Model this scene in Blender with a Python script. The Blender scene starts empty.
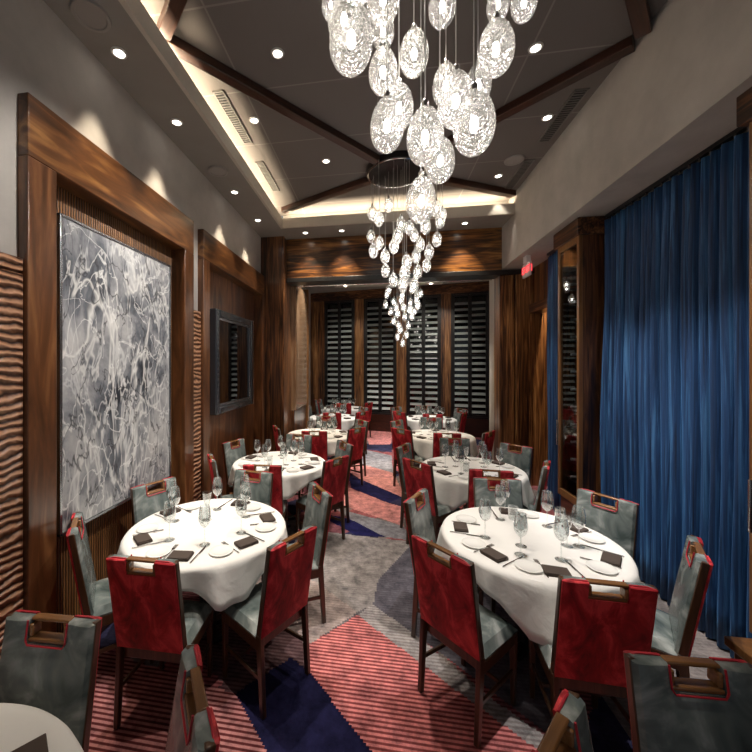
import bpy, bmesh, math, random
from mathutils import Vector, Matrix
random.seed(7)
C = bpy.context.scene.collection
PI = math.pi
# ---------------------------------------------------------------- camera calibration
F, CX, HZ, H = 360.0, 320.0, 365.0, 1.95
TH = math.atan(58/360); CT, ST = math.cos(TH), math.sin(TH)
def ray(u, v):
    X = (u-CX)/F
    return (X*CT-ST, X*ST+CT, (HZ-v)/F)
def on_z(u, v, z):
    r = ray(u, v); k = (z-H)/r[2]; return (r[0]*k, r[1]*k)
def on_x(u, v, x):
    r = ray(u, v); k = x/r[0]; return (r[1]*k, H+r[2]*k)
def on_y(u, v, y):
    r = ray(u, v); k = y/r[1]; return (r[0]*k, H+r[2]*k)
def at_depth(u, v, zc):
    r = ray(u, v); return Vector((r[0]*zc, r[1]*zc, H+r[2]*zc))
sc = bpy.context.scene
cam = bpy.data.cameras.new('camera'); camo = bpy.data.objects.new('camera', cam); C.objects.link(camo)
camo.location = (0, 0, H); camo.rotation_euler = (PI/2, 0, TH)
cam.sensor_width = 36; cam.lens = 36*F/752
cam.shift_x = 56/752; cam.shift_y = -11/752; cam.clip_start = 0.05
sc.camera = camo
sc.view_settings.view_transform = 'Standard'; sc.view_settings.look = 'None'
sc.view_settings.gamma = 1; sc.view_settings.use_curve_mapping = False
sc.view_settings.exposure = 0.75
# ---------------------------------------------------------------- materials
M = {}
def base(name, col=(.5,.5,.5), rough=.5, metal=0, **kw):
    m = bpy.data.materials.new(name); m.use_nodes = True; M[name] = m
    nt = m.node_tree; b = nt.nodes['Principled BSDF']
    b.inputs['Base Color'].default_value = (*col, 1); b.inputs['Roughness'].default_value = rough
    b.inputs['Metallic'].default_value = metal
    for k, v in kw.items(): b.inputs[k.replace('_', ' ')].default_value = v
    return m, nt, b
def N(nt, t, **kw):
    n = nt.nodes.new(t)
    for k, v in kw.items():
        if hasattr(n, k) and k not in ('inputs',): setattr(n, k, v)
        else: n.inputs[k.replace('_', ' ')].default_value = v
    return n
def L(nt, a, b): nt.links.new(a, b)
def coords(nt, scale=(1,1,1), rot=(0,0,0), kind='Object'):
    tc = N(nt, 'ShaderNodeTexCoord'); mp = N(nt, 'ShaderNodeMapping')
    mp.inputs['Scale'].default_value = scale; mp.inputs['Rotation'].default_value = rot
    L(nt, tc.outputs[kind], mp.inputs['Vector']); return mp.outputs['Vector']
def ramp(nt, fac, stops):
    r = N(nt, 'ShaderNodeValToRGB'); cr = r.color_ramp
    while len(cr.elements) > 1: cr.elements.remove(cr.elements[0])
    cr.elements[0].position = stops[0][0]; cr.elements[0].color = (*stops[0][1], 1)
    for p, c in stops[1:]:
        e = cr.elements.new(p); e.color = (*c, 1)
    L(nt, fac, r.inputs['Fac']); return r.outputs['Color']
def bump(nt, b, h, strength, dist=.01):
    n = N(nt, 'ShaderNodeBump'); n.inputs['Strength'].default_value = strength; n.inputs['Distance'].default_value = dist
    L(nt, h, n.inputs['Height']); L(nt, n.outputs['Normal'], b.inputs['Normal'])
def wood(name, stops, axis='z', stretch=14, rough=.3, freq=1.0, coat=.3, bmp=.15):
    m, nt, b = base(name, rough=rough); b.inputs['Coat Weight'].default_value = coat; b.inputs['Coat Roughness'].default_value = .2
    s = {'z': (stretch, stretch, .9), 'y': (stretch, .9, stretch), 'x': (.9, stretch, stretch)}[axis]
    v = coords(nt, tuple(q*freq for q in s))
    n1 = N(nt, 'ShaderNodeTexNoise'); n1.inputs['Scale'].default_value = 1.6; n1.inputs['Detail'].default_value = 6; n1.inputs['Distortion'].default_value = 1.2
    L(nt, v, n1.inputs['Vector'])
    v2 = coords(nt, tuple(q*freq*.16 for q in s))
    n2 = N(nt, 'ShaderNodeTexNoise'); n2.inputs['Scale'].default_value = 1.5; n2.inputs['Detail'].default_value = 3; L(nt, v2, n2.inputs['Vector'])
    mx = N(nt, 'ShaderNodeMath', operation='MULTIPLY_ADD'); L(nt, n2.outputs['Fac'], mx.inputs[0]); mx.inputs[1].default_value = .75
    ad = N(nt, 'ShaderNodeMath', operation='MULTIPLY_ADD'); L(nt, n1.outputs['Fac'], ad.inputs[0]); ad.inputs[1].default_value = .9; ad.inputs[2].default_value = -.32
    L(nt, ad.outputs[0], mx.inputs[2])
    L(nt, ramp(nt, mx.outputs[0], stops), b.inputs['Base Color'])
    if bmp: bump(nt, b, n1.outputs['Fac'], bmp, .004)
    return m
WS = [(.30, (.010,.004,.002)), (.46, (.06,.022,.009)), (.60, (.17,.068,.024)), (.78, (.38,.18,.07))]
wood('walnut_vertical', WS); wood('walnut_long', WS, 'y'); wood('walnut_cross', WS, 'x')
wood('frame_wood', [(.28,(.045,.017,.006)),(.5,(.135,.05,.018)),(.74,(.31,.135,.05))], 'z', 6, .32)
wood('frame_wood_long', [(.28,(.04,.015,.005)),(.5,(.14,.052,.016)),(.74,(.36,.165,.05))], 'y', 6, .32)
wood('header_wood', [(.33,(.008,.004,.002)),(.47,(.06,.022,.008)),(.60,(.22,.09,.022)),(.76,(.45,.23,.07))], 'x', 9, .3)
wood('board_wood', [(.32,(.014,.005,.002)),(.46,(.10,.036,.012)),(.6,(.27,.12,.04)),(.77,(.52,.28,.11))], 'z', 22, .35)
wood('chair_wood', [(.2,(.022,.009,.004)),(.6,(.07,.03,.012)),(.9,(.16,.075,.03))], 'z', 20, .28)
wood('handle_wood', [(.2,(.10,.04,.014)),(.6,(.24,.11,.04)),(.9,(.36,.19,.08))], 'x', 20, .25)
wood('beam_wood', [(.2,(.012,.004,.002)),(.6,(.055,.016,.007)),(.9,(.11,.035,.015))], 'x', 12, .35)
wood('polished_wood', [(.2,(.20,.10,.05)),(.5,(.38,.24,.14)),(.85,(.6,.45,.32))], 'z', 16, .14, coat=1)  # pale tones stand in for light reflected by the jamb panel
wood('cabinet_wood', [(.2,(.14,.055,.018)),(.6,(.26,.12,.04)),(.9,(.38,.19,.07))], 'z', 16, .3)

# reeded back panel : narrow vertical reeds, shade between them put into the colour
def reeded():
    m, nt, b = base('reeded_wood', rough=.38)
    v = coords(nt, (1, 14, .9)); n1 = N(nt, 'ShaderNodeTexNoise'); n1.inputs['Scale'].default_value = 2.2; n1.inputs['Detail'].default_value = 5; L(nt, v, n1.inputs['Vector'])
    v2 = coords(nt); w = N(nt, 'ShaderNodeTexWave', bands_direction='Y'); w.inputs['Scale'].default_value = 14; w.inputs['Distortion'].default_value = 1.0; L(nt, v2, w.inputs['Vector'])
    mx = N(nt, 'ShaderNodeMath', operation='MULTIPLY'); L(nt, n1.outputs['Fac'], mx.inputs[0]); L(nt, w.outputs['Fac'], mx.inputs[1])
    L(nt, ramp(nt, mx.outputs[0], [(.0,(.03,.012,.004)),(.3,(.18,.075,.024)),(.65,(.46,.22,.08))]), b.inputs['Base Color'])
    bump(nt, b, w.outputs['Fac'], .7, .01)
reeded()
# carved wavy wainscot, shaded troughs and lit crests put into the colour
def carved():
    m, nt, b = base('carved_wood', rough=.4)
    v = coords(nt, (1, .8, 1)); w = N(nt, 'ShaderNodeTexWave', bands_direction='Z'); w.inputs['Scale'].default_value = 6.5; w.inputs['Distortion'].default_value = 6; w.inputs['Detail'].default_value = 3; w.inputs['Detail Scale'].default_value = 1.1
    L(nt, v, w.inputs['Vector'])
    L(nt, ramp(nt, w.outputs['Fac'], [(0,(.03,.010,.005)),(.3,(.30,.13,.06)),(1,(.62,.34,.2))]), b.inputs['Base Color'])
    bump(nt, b, w.outputs['Fac'], .9, .02)
carved()
def plaster(name, c1, c2, sc_=1.3, rough=.85):
    m, nt, b = base(name, rough=rough); v = coords(nt)
    n = N(nt, 'ShaderNodeTexNoise'); n.inputs['Scale'].default_value = sc_; n.inputs['Detail'].default_value = 7; n.inputs['Roughness'].default_value = .6; L(nt, v, n.inputs['Vector'])
    L(nt, ramp(nt, n.outputs['Fac'], [(.3,c1),(.7,c2)]), b.inputs['Base Color'])
    bump(nt, b, n.outputs['Fac'], .15, .02)
plaster('wall_plaster', (.36,.33,.30), (.56,.52,.47))
plaster('soffit_paint', (.25,.235,.215), (.29,.275,.25), 2)
plaster('fascia_paint', (.50,.46,.40), (.58,.54,.47), 3)
# upper ceiling, thin joints between panels
def ceil():
    m, nt, b = base('ceiling_panels', rough=.8); v = coords(nt)
    br = N(nt, 'ShaderNodeTexBrick'); br.offset = 0
    for k, q in dict(Scale=1.0, Mortar_Size=.008, Brick_Width=1.22, Row_Height=.8).items(): br.inputs[k.replace('_',' ')].default_value = q
    br.inputs['Color1'].default_value = (.155,.14,.128,1); br.inputs['Color2'].default_value = (.17,.152,.14,1); br.inputs['Mortar'].default_value = (.25,.23,.21,1)
    L(nt, v, br.inputs['Vector']); L(nt, br.outputs['Color'], b.inputs['Base Color'])
ceil()
base('black_void', (.006,.006,.007), .6); base('black_metal', (.012,.012,.013), .35); base('dark_bronze', (.03,.026,.024), .3, .7)
base('mirror_frame', (.05,.055,.065), .2, .2, Coat_Weight=.6); base('silver_trim', (.33,.34,.36), .25, .9)
base('steel', (.62,.61,.6), .22, 1); base('cord_metal', (.55,.54,.52), .35, .6)
base('white_plastic', (.7,.68,.65), .4); base('grille', (.30,.28,.26), .6); base('vent_metal', (.17,.16,.145), .5)
base('porcelain', (.84,.83,.8), .12, 0, Coat_Weight=.5)
base('mirror_glass', (.14,.14,.15), .03, 1)
base('window_glass', (.006,.008,.009), .04, 0, Specular_IOR_Level=.8)
base('slat_paint', (.34,.38,.37), .35)
base('exit_white', (.8,.78,.76), .4)
def emis(name, col, s):
    m, nt, b = base(name, (.0,.0,.0), .5); b.inputs['Emission Color'].default_value = (*col,1); b.inputs['Emission Strength'].default_value = s
emis('lamp_lens', (1,.93,.82), 9); emis('bulb_glow', (1,.94,.86), 26); emis('cove_strip', (1,.86,.66), 16); emis('exit_red', (1,.05,.06), 1.2)
def cloth():
    m, nt, b = base('white_linen', (.80,.78,.75), .85); b.inputs['Sheen Weight'].default_value = .15
    v = coords(nt); n = N(nt, 'ShaderNodeTexNoise'); n.inputs['Scale'].default_value = 7; n.inputs['Detail'].default_value = 5; n.inputs['Distortion'].default_value = .6; L(nt, v, n.inputs['Vector'])
    bump(nt, b, n.outputs['Fac'], .25, .03)
cloth()
def velvet(name, stops, scl, sheen, sc3=(1,1,.5)):
    m, nt, b = base(name, rough=.62); b.inputs['Sheen Weight'].default_value = sheen; b.inputs['Sheen Roughness'].default_value = .35
    b.inputs['Sheen Tint'].default_value = (*stops[-1][1], 1)
    v = coords(nt, sc3); n = N(nt, 'ShaderNodeTexNoise'); n.inputs['Scale'].default_value = scl; n.inputs['Detail'].default_value = 6; n.inputs['Roughness'].default_value = .65; n.inputs['Distortion'].default_value = .8
    L(nt, v, n.inputs['Vector']); L(nt, ramp(nt, n.outputs['Fac'], stops), b.inputs['Base Color']); bump(nt, b, n.outputs['Fac'], .2, .01)
velvet('red_velvet', [(.33,(.15,.004,.008)),(.5,(.48,.014,.024)),(.64,(.82,.07,.08))], 9, .5)
velvet('blue_velvet', [(.34,(.005,.018,.055)),(.5,(.012,.058,.17)),(.66,(.055,.18,.38))], 3, 1.0, (14,14,.25))  # light vertical streaks in the colour imitate highlights on the pleats
def leather():
    m, nt, b = base('silver_leather', rough=.27); b.inputs['Coat Weight'].default_value = .25; b.inputs['Coat Roughness'].default_value = .25
    v = coords(nt); n = N(nt, 'ShaderNodeTexNoise'); n.inputs['Scale'].default_value = 6; n.inputs['Detail'].default_value = 6; n.inputs['Distortion'].default_value = .9
    L(nt, v, n.inputs['Vector']); L(nt, ramp(nt, n.outputs['Fac'], [(.32,(.055,.075,.073)),(.52,(.15,.175,.168)),(.72,(.42,.44,.42))]), b.inputs['Base Color']); bump(nt, b, n.outputs['Fac'], .18, .01)  # pale end of the ramp paints shiny highlights into the leather
leather()
base('red_piping', (.45,.02,.035), .5); base('napkin_cloth', (.062,.043,.034), .8)
def thin_glass(name, tint, f0, rough, crackle=False, base_mix=.08):
    m = bpy.data.materials.new(name); m.use_nodes = True; M[name] = m; nt = m.node_tree; nt.nodes.clear()
    out = N(nt, 'ShaderNodeOutputMaterial'); tr = N(nt, 'ShaderNodeBsdfTransparent'); tr.inputs['Color'].default_value = (*tint, 1)
    gl = N(nt, 'ShaderNodeBsdfGlossy'); gl.inputs['Roughness'].default_value = rough; gl.inputs['Color'].default_value = (1,1,1,1)
    lw = N(nt, 'ShaderNodeLayerWeight'); lw.inputs['Blend'].default_value = f0
    ma = N(nt, 'ShaderNodeMath', operation='MULTIPLY_ADD'); L(nt, lw.outputs['Facing'], ma.inputs[0]); ma.inputs[1].default_value = .75; ma.inputs[2].default_value = base_mix; ma.use_clamp = True
    mx = N(nt, 'ShaderNodeMixShader'); L(nt, ma.outputs[0], mx.inputs[0]); L(nt, tr.outputs[0], mx.inputs[1]); L(nt, gl.outputs[0], mx.inputs[2])
    last = mx
    if crackle:
        v = coords(nt, (1,1,1)); vo = N(nt, 'ShaderNodeTexVoronoi', feature='DISTANCE_TO_EDGE'); vo.inputs['Scale'].default_value = 85; L(nt, v, vo.inputs['Vector'])
        no = N(nt, 'ShaderNodeTexNoise'); no.inputs['Scale'].default_value = 40; no.inputs['Detail'].default_value = 4; L(nt, v, no.inputs['Vector'])
        bp = N(nt, 'ShaderNodeBump'); bp.inputs['Strength'].default_value = .9; bp.inputs['Distance'].default_value = .006; L(nt, vo.outputs['Distance'], bp.inputs['Height']); L(nt, bp.outputs[0], gl.inputs['Normal'])
        df = N(nt, 'ShaderNodeBsdfTranslucent'); df.inputs['Color'].default_value = (.9,.89,.86,1)
        d2 = N(nt, 'ShaderNodeBsdfDiffuse'); d2.inputs['Color'].default_value = (.75,.74,.72,1)
        ms = N(nt, 'ShaderNodeMixShader'); ms.inputs[0].default_value = .45; L(nt, df.outputs[0], ms.inputs[1]); L(nt, d2.outputs[0], ms.inputs[2])
        rr = N(nt, 'ShaderNodeMapRange'); L(nt, vo.outputs['Distance'], rr.inputs['Value']); rr.inputs['From Min'].default_value = 0; rr.inputs['From Max'].default_value = .12; rr.inputs['To Min'].default_value = .72; rr.inputs['To Max'].default_value = .12
        m3 = N(nt, 'ShaderNodeMath', operation='MULTIPLY'); L(nt, rr.outputs[0], m3.inputs[0]); L(nt, no.outputs['Fac'], m3.inputs[1])
        m4 = N(nt, 'ShaderNodeMath', operation='MULTIPLY'); L(nt, m3.outputs[0], m4.inputs[0]); m4.inputs[1].default_value = 1.05; m4.use_clamp = True
        m5 = N(nt, 'ShaderNodeMixShader'); L(nt, m4.outputs[0], m5.inputs[0]); L(nt, mx.outputs[0], m5.inputs[1]); L(nt, ms.outputs[0], m5.inputs[2]); last = m5
    L(nt, last.outputs[0], out.inputs['Surface'])
thin_glass('drinking_glass', (.93,.95,.95), .35, .03); thin_glass('crackle_glass', (.93,.93,.92), .4, .12, True, .10)
thin_glass('cabinet_glass', (.7,.72,.73), .1, .02, base_mix=.02)
def painting():
    m, nt, b = base('abstract_paint', rough=.5)
    v = coords(nt, (1,1.2,.8)); n = N(nt, 'ShaderNodeTexNoise'); n.inputs['Scale'].default_value = 2.0; n.inputs['Detail'].default_value = 10; n.inputs['Roughness'].default_value = .62; n.inputs['Distortion'].default_value = .35; L(nt, v, n.inputs['Vector'])
    c1 = ramp(nt, n.outputs['Fac'], [(.34,(.02,.024,.034)),(.44,(.13,.14,.16)),(.54,(.33,.33,.34)),(.66,(.52,.51,.50))])
    prev = c1
    for (sc3, rot, k, lo, hi, col) in (((1,2.4,.8),.3,1.2,.495,.505,(.72,.71,.68)),((1,2.6,.8),-.5,1.4,.49,.498,(.66,.65,.63)),((1,3.5,1.0),.05,1.6,.50,.51,(.55,.55,.55)),((1,2.0,1.6),.9,1.9,.47,.474,(.75,.74,.72)),((1,2.4,1.2),-.2,2.4,.44,.45,(.02,.02,.025))):
        v2 = coords(nt, sc3, (rot,0,0)); q = N(nt, 'ShaderNodeTexNoise'); q.inputs['Scale'].default_value = k; q.inputs['Detail'].default_value = 4; q.inputs['Roughness'].default_value = .5; q.inputs['Distortion'].default_value = .7; L(nt, v2, q.inputs['Vector'])
        mid_ = (lo+hi)/2; f = ramp(nt, q.outputs['Fac'], [(lo-.012,(0,0,0)),(mid_,(.9,.9,.9)),(hi+.012,(0,0,0))])
        mx = N(nt, 'ShaderNodeMix', data_type='RGBA'); L(nt, f, mx.inputs['Factor']); L(nt, prev, mx.inputs['A']); mx.inputs['B'].default_value = (*col,1); prev = mx.outputs['Result']
    L(nt, prev, b.inputs['Base Color']); bump(nt, b, n.outputs['Fac'], .4, .01)
painting()
def carpet():
    m, nt, b = base('carpet_pile', rough=.95); b.inputs['Specular IOR Level'].default_value = .1
    at = N(nt, 'ShaderNodeAttribute', attribute_name='pile'); v = coords(nt)
    w = N(nt, 'ShaderNodeTexWave', bands_direction='Y'); w.inputs['Scale'].default_value = (2*PI/.0285)/20.0; L(nt, v, w.inputs['Vector'])
    st = ramp(nt, w.outputs['Fac'], [(.30,(.22,.10,.11)),(.5,(1.0,.95,.95)),(.8,(1.25,1.35,1.3))])
    mx = N(nt, 'ShaderNodeMix', data_type='RGBA'); L(nt, at.outputs['Alpha'], mx.inputs['Factor']); mx.inputs['A'].default_value = (1,1,1,1); L(nt, st, mx.inputs['B'])
    n = N(nt, 'ShaderNodeTexNoise'); n.inputs['Scale'].default_value = 9; n.inputs['Detail'].default_value = 9; n.inputs['Roughness'].default_value = .75; L(nt, v, n.inputs['Vector'])
    nr = ramp(nt, n.outputs['Fac'], [(.34,(.45,.45,.47)),(.64,(1.5,1.45,1.42))])
    a = N(nt, 'ShaderNodeMix', data_type='RGBA', blend_type='MULTIPLY'); a.inputs['Factor'].default_value = 1; L(nt, at.outputs['Color'], a.inputs['A']); L(nt, mx.outputs['Result'], a.inputs['B'])
    c = N(nt, 'ShaderNodeMix', data_type='RGBA', blend_type='MULTIPLY'); c.inputs['Factor'].default_value = 1; L(nt, a.outputs['Result'], c.inputs['A']); L(nt, nr, c.inputs['B'])
    L(nt, c.outputs['Result'], b.inputs['Base Color']); bump(nt, b, n.outputs['Fac'], .3, .01)
carpet()
# ---------------------------------------------------------------- mesh helpers
def bx(bm, x0, x1, y0, y1, z0, z1, mat=None):
    vs = [bm.verts.new(p) for p in ((x0,y0,z0),(x1,y0,z0),(x1,y1,z0),(x0,y1,z0),(x0,y0,z1),(x1,y0,z1),(x1,y1,z1),(x0,y1,z1))]
    if mat is not None:
        for v in vs: v.co = mat @ v.co
    for f in ((0,3,2,1),(4,5,6,7),(0,1,5,4),(1,2,6,5),(2,3,7,6),(3,0,4,7)): bm.faces.new([vs[i] for i in f])
    return vs
def bar(bm, p, q, w, d, w2=None, d2=None, side=(1,0,0)):
    p, q = Vector(p), Vector(q); t = (q-p).normalized(); s = Vector(side); s = (s-t*s.dot(t)).normalized(); n = t.cross(s)
    w2 = w2 or w; d2 = d2 or d; a = []
    for o, ww, dd in ((p,w,d),(q,w2,d2)):
        for i, j in ((-1,-1),(1,-1),(1,1),(-1,1)): a.append(bm.verts.new(o+s*ww/2*i+n*dd/2*j))
    bm.faces.new(a[3::-1]); bm.faces.new(a[4:])
    for i in range(4): bm.faces.new((a[i], a[(i+1)%4], a[4+(i+1)%4], a[4+i]))
def tube(bm, pts, r, n=8, closed=False):
    pts = [Vector(p) for p in pts]; rings = []; up = Vector((0,0,1))
    for i, p in enumerate(pts):
        a = pts[i-1] if (i > 0 or closed) else p; b = pts[(i+1)%len(pts)] if (i < len(pts)-1 or closed) else p
        t = (b-a).normalized(); s = t.cross(Vector((0,1,0)) if abs(t.y) < .9 else up).normalized(); q = t.cross(s)
        rings.append([bm.verts.new(p+s*r*math.cos(2*PI*k/n)+q*r*math.sin(2*PI*k/n)) for k in range(n)])
    m = len(rings)
    for i in range(m if closed else m-1):
        A, B = rings[i], rings[(i+1)%m]
        for k in range(n): bm.faces.new((A[k], A[(k+1)%n], B[(k+1)%n], B[k]))
    if not closed: bm.faces.new(rings[0][::-1]); bm.faces.new(rings[-1])
def lathe(bm, prof, n=24, c=(0,0,0)):
    rings = []
    for r, z in prof:
        if r < 1e-5: rings.append([bm.verts.new((c[0],c[1],c[2]+z))])
        else: rings.append([bm.verts.new((c[0]+r*math.cos(2*PI*k/n), c[1]+r*math.sin(2*PI*k/n), c[2]+z)) for k in range(n)])
    for A, B in zip(rings, rings[1:]):
        for k in range(n):
            k2 = (k+1)%n
            if len(A) == 1 and len(B) == 1: continue
            if len(A) == 1: bm.faces.new((A[0], B[k2], B[k]))
            elif len(B) == 1: bm.faces.new((A[k], A[k2], B[0]))
            else: bm.faces.new((A[k], A[k2], B[k2], B[k]))
def obj(name, bm, mat, parent=None, bevel=0, smooth=True, seg=2, label=None):
    bmesh.ops.recalc_face_normals(bm, faces=bm.faces)
    me = bpy.data.meshes.new(name); bm.to_mesh(me); bm.free(); me.materials.append(M[mat])
    o = bpy.data.objects.new(name, me); C.objects.link(o)
    if parent: o.parent = parent
    if smooth:
        for p in me.polygons: p.use_smooth = True
        me.set_sharp_from_angle(angle=math.radians(38))
    if bevel:
        b = o.modifiers.new('b', 'BEVEL'); b.width = bevel; b.segments = seg; b.limit_method = 'ANGLE'; b.angle_limit = math.radians(40); b.harden_normals = False
    if label: o['label'] = label
    return o
def box(name, dims, mat, parent=None, bevel=0, label=None, struct=False):
    bm = bmesh.new(); bx(bm, *dims); o = obj(name, bm, mat, parent, bevel, label=label)
    if struct: o['kind'] = 'structure'
    return o
def tag(o, label, cat, group=None):
    o['label'] = label; o['category'] = cat
    if group: o['group'] = group
    return o
def thing(name, label, cat, loc=(0,0,0), rz=0, group=None):
    o = bpy.data.objects.new(name, None); C.objects.link(o); o.location = loc; o.rotation_euler = (0,0,rz); o.empty_display_size = .1
    return tag(o, label, cat, group)
def dup(root, loc, rz, label, group=None):
    r = root.copy(); C.objects.link(r); r.location = loc; r.rotation_euler = (0,0,rz); r['label'] = label
    if group: r['group'] = group
    def kids(a, b):
        for ch in a.children:
            c = ch.copy(); C.objects.link(c); c.parent = b; kids(ch, c)
    kids(root, r)
    return r
def ordn(i): return ['first','second','third','fourth','fifth','sixth','seventh','eighth','ninth','tenth','eleventh','twelfth','thirteenth','fourteenth','fifteenth','sixteenth','seventeenth','eighteenth','nineteenth','twentieth'][i]
# ---------------------------------------------------------------- the room
XW = -2.04           # plaster face of the left wall
XR = 2.0             # dropped bulkhead on the right
ZS, ZC, ZB = 4.2, 4.5, 3.52
Y0, YH = -1.6, 6.28
def P_(u, v=300): return u
# floor (carpet squares of 28.5 mm with stepped colour edges)
polys = [
 ([(-.57,2.34),(-.84,2.03),(-.55,1.75),(-.5,1.2),(.1,1.55),(-.03,1.83),(-.43,2.25)], (.012,.012,.045), .0),
 ([(-.16,2.82),(.53,2.2),(.81,1.97),(1.3,1.5),(1.3,.6),(-.1,1.0),(-.03,1.83),(-.43,2.25),(-.48,2.46)], (.60,.20,.20), .8),
 ([(-.04,2.96),(.31,2.64),(.57,2.31),(1.05,1.9),(1.05,1.75),(.53,2.2),(-.16,2.82)], (.34,.32,.32), .3),
 ([(-.9,3.45),(-.48,3.13),(-.16,2.85),(-.48,2.46),(-1.2,3.0)], (.42,.35,.33), .15),
 ([(-.9,4.75),(-.67,4.66),(-.35,4.56),(.08,4.15),(-.24,4.13)], (.014,.014,.07), 0),
 ([(-.5,6.27),(-.3,6.19),(.35,5.44),(.15,5.18),(-.42,5.71)], (.014,.014,.06), 0),
 ([(-.9,7.2),(-.31,7.13),(.27,6.63),(.38,5.66),(.35,5.44),(-.3,6.19)], (.60,.27,.25), .3),
 ([(-.9,5.6),(-.44,5.71),(.14,5.18),(.34,5.06),(.3,4.46),(-.41,4.94),(-.9,5.2)], (.55,.24,.23), .3),
 ([(-.5,11.3),(.5,11.3),(.33,9.29),(.29,9.0),(-.21,8.9)], (.65,.27,.26), .2),
 ([(-.31,7.13),(-.4,8.43),(.29,7.9),(.27,6.63)], (.26,.26,.28), .1),
 ([(-.5,8.43),(-.3,8.95),(.33,9.0),(.3,8.2)], (.04,.04,.09), .0),
 ([(.31,2.64),(-.04,2.96),(.0,3.3),(.4,4.1),(1.2,3.3),(1.05,1.9)], (.12,.115,.14), .15),
 ([(-.9,3.45),(-.48,3.13),(-.16,2.85),(-.04,2.96),(.0,3.3),(.4,4.1),(.2,4.1),(-.24,4.13),(-.9,4.2)], (.29,.27,.265), .1),
 ([(-.6,4.9),(.3,4.46),(.4,4.1),(.08,4.15),(-.35,4.56)], (.24,.24,.265), .1),
 ([(-.9,2.9),(-.48,2.46),(-.43,2.25),(-.57,2.34),(-.84,2.03),(-1.3,2.3)], (.12,.07,.075), .5),
 ([(-1.9,2.2),(-.84,2.03),(-.55,1.75),(-.5,1.2),(-.2,.4),(-1.9,.4)], (.36,.15,.15), .95),
]
def inside(p, poly):
    x, y = p; r = False; n = len(poly)
    for i in range(n):
        x1, y1 = poly[i]; x2, y2 = poly[(i+1)%n]
        if (y1 > y) != (y2 > y) and x < (x2-x1)*(y-y1)/(y2-y1)+x1: r = not r
    return r
polys.append(([(1.3,3.9),(1.3,1.2),(2.6,1.2),(2.6,3.9)], (.19,.17,.165), .1))
pal = [((.15,.14,.15),.2),((.34,.11,.12),.7),((.10,.05,.06),.6),((.03,.03,.07),.1),((.22,.19,.18),.3),((.26,.10,.12),.6)]
def carpet_col(x, y):
    for pl, col, s in polys:
        if inside((x, y), pl): return (*col, s)
    a = math.floor((x*.8+y*.6)/.62); b_ = math.floor((y*.75-x)/.5)
    c, s = pal[(a*7+b_*11+a*b_) % 6]; return (*c, s)
def floor():
    d = .016; xs = [-2.3+d*i for i in range(int(5.9/d)+1)]; ys = [Y0+d*i for i in range(int((11.6-Y0)/d)+1)]
    nx, ny = len(xs), len(ys); verts = [(x, y, 0) for y in ys for x in xs]
    faces = [(j*nx+i, j*nx+i+1, (j+1)*nx+i+1, (j+1)*nx+i) for j in range(ny-1) for i in range(nx-1)]
    me = bpy.data.meshes.new('floor'); me.from_pydata(verts, [], faces)
    at = me.attributes.new('pile', 'FLOAT_COLOR', 'FACE'); data = []
    for j in range(ny-1):
        for i in range(nx-1): data.extend(carpet_col(xs[i]+d/2, ys[j]+d/2))
    at.data.foreach_set('color', data); me.materials.append(M['carpet_pile'])
    o = bpy.data.objects.new('floor', me); C.objects.link(o); o['kind'] = 'structure'
floor()
S = lambda n, dims, mat, bv=0: box(n, dims, mat, None, bv, struct=True)
# ceiling : upper field, left soffit, rear soffit
S('ceiling', (-1.9, XR, Y0, 5.98, ZC, ZC+.1), 'ceiling_panels')
bm = bmesh.new()
bx(bm, -2.3, -1.56, Y0, 6.3, ZS, ZS+.04); bx(bm, -1.6, -1.56, Y0, 5.74, ZS+.04, ZS+.13); bx(bm, -2.3, -1.9, Y0, 6.3, ZS+.04, ZC+.1)
obj('ceiling_soffit_left', bm, 'soffit_paint')['kind'] = 'structure'
bm = bmesh.new(); bx(bm, -1.56, XR, 5.74, 6.3, ZS, ZS+.04); bx(bm, -1.6, XR, 5.98, 6.3, ZS+.04, ZC+.1)
obj('ceiling_soffit_rear', bm, 'soffit_paint')['kind'] = 'structure'
bm = bmesh.new(); bx(bm, -1.58, -1.545, Y0, 5.76, ZS-.004, ZS+.15); bx(bm, -1.56, XR, 5.725, 5.76, ZS-.004, ZS+.15)
obj('trim_1', bm, 'fascia_paint')['kind'] = 'structure'
S('wall_bulkhead', (XR, 2.6, Y0, YH, ZB, ZC+.1), 'wall_plaster')
S('ceiling_rear', (-2.3, 3.6, YH+.25, 11.6, ZS, ZS+.1), 'soffit_paint')
bm = bmesh.new()
for d in ((-1.2,1.7,8.0,8.08),(-1.2,1.7,10.0,10.08),(-1.2,-1.12,8.08,10.0),(1.62,1.7,8.08,10.0)): bx(bm, *d, ZS-.08, ZS-.003)
obj('trim_2', bm, 'fascia_paint', bevel=.01)['kind'] = 'structure'
# left wall, upper plaster and carved wainscot, opened for the two recessed panels
FX = -1.97           # front plane of the walnut portals
ya0, ya1 = on_x(28, 88, FX)[0], on_x(194, 222, FX)[0]
yb0, yb1 = on_x(203.5, 232, FX)[0], 6.09
zf = 3.51
ZWN = 2.55
bm = bmesh.new()
bx(bm, -2.4, XW, Y0, YH+.3, zf-.02, ZS)
for a, b in ((Y0, ya0+.02), (ya1-.02, yb0+.02), (yb1-.02, YH+.3)): bx(bm, -2.4, XW, a, b, 2.555, zf-.02)
obj('wall_left', bm, 'wall_plaster')['kind'] = 'structure'
S('wall_left_rear', (-2.4, -2.1, YH+.3, 11.6, 0, ZS), 'wall_plaster')
bm = bmesh.new()
for a, b in ((Y0, ya0), (ya1, yb0)):
    bx(bm, -2.4, -2.0, a, b, 0.12, 2.47); bx(bm, -2.4, -2.0, a, b, 2.485, 2.56)
obj('wall_left_wainscot', bm, 'carved_wood', bevel=.006)['kind'] = 'structure'
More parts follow.
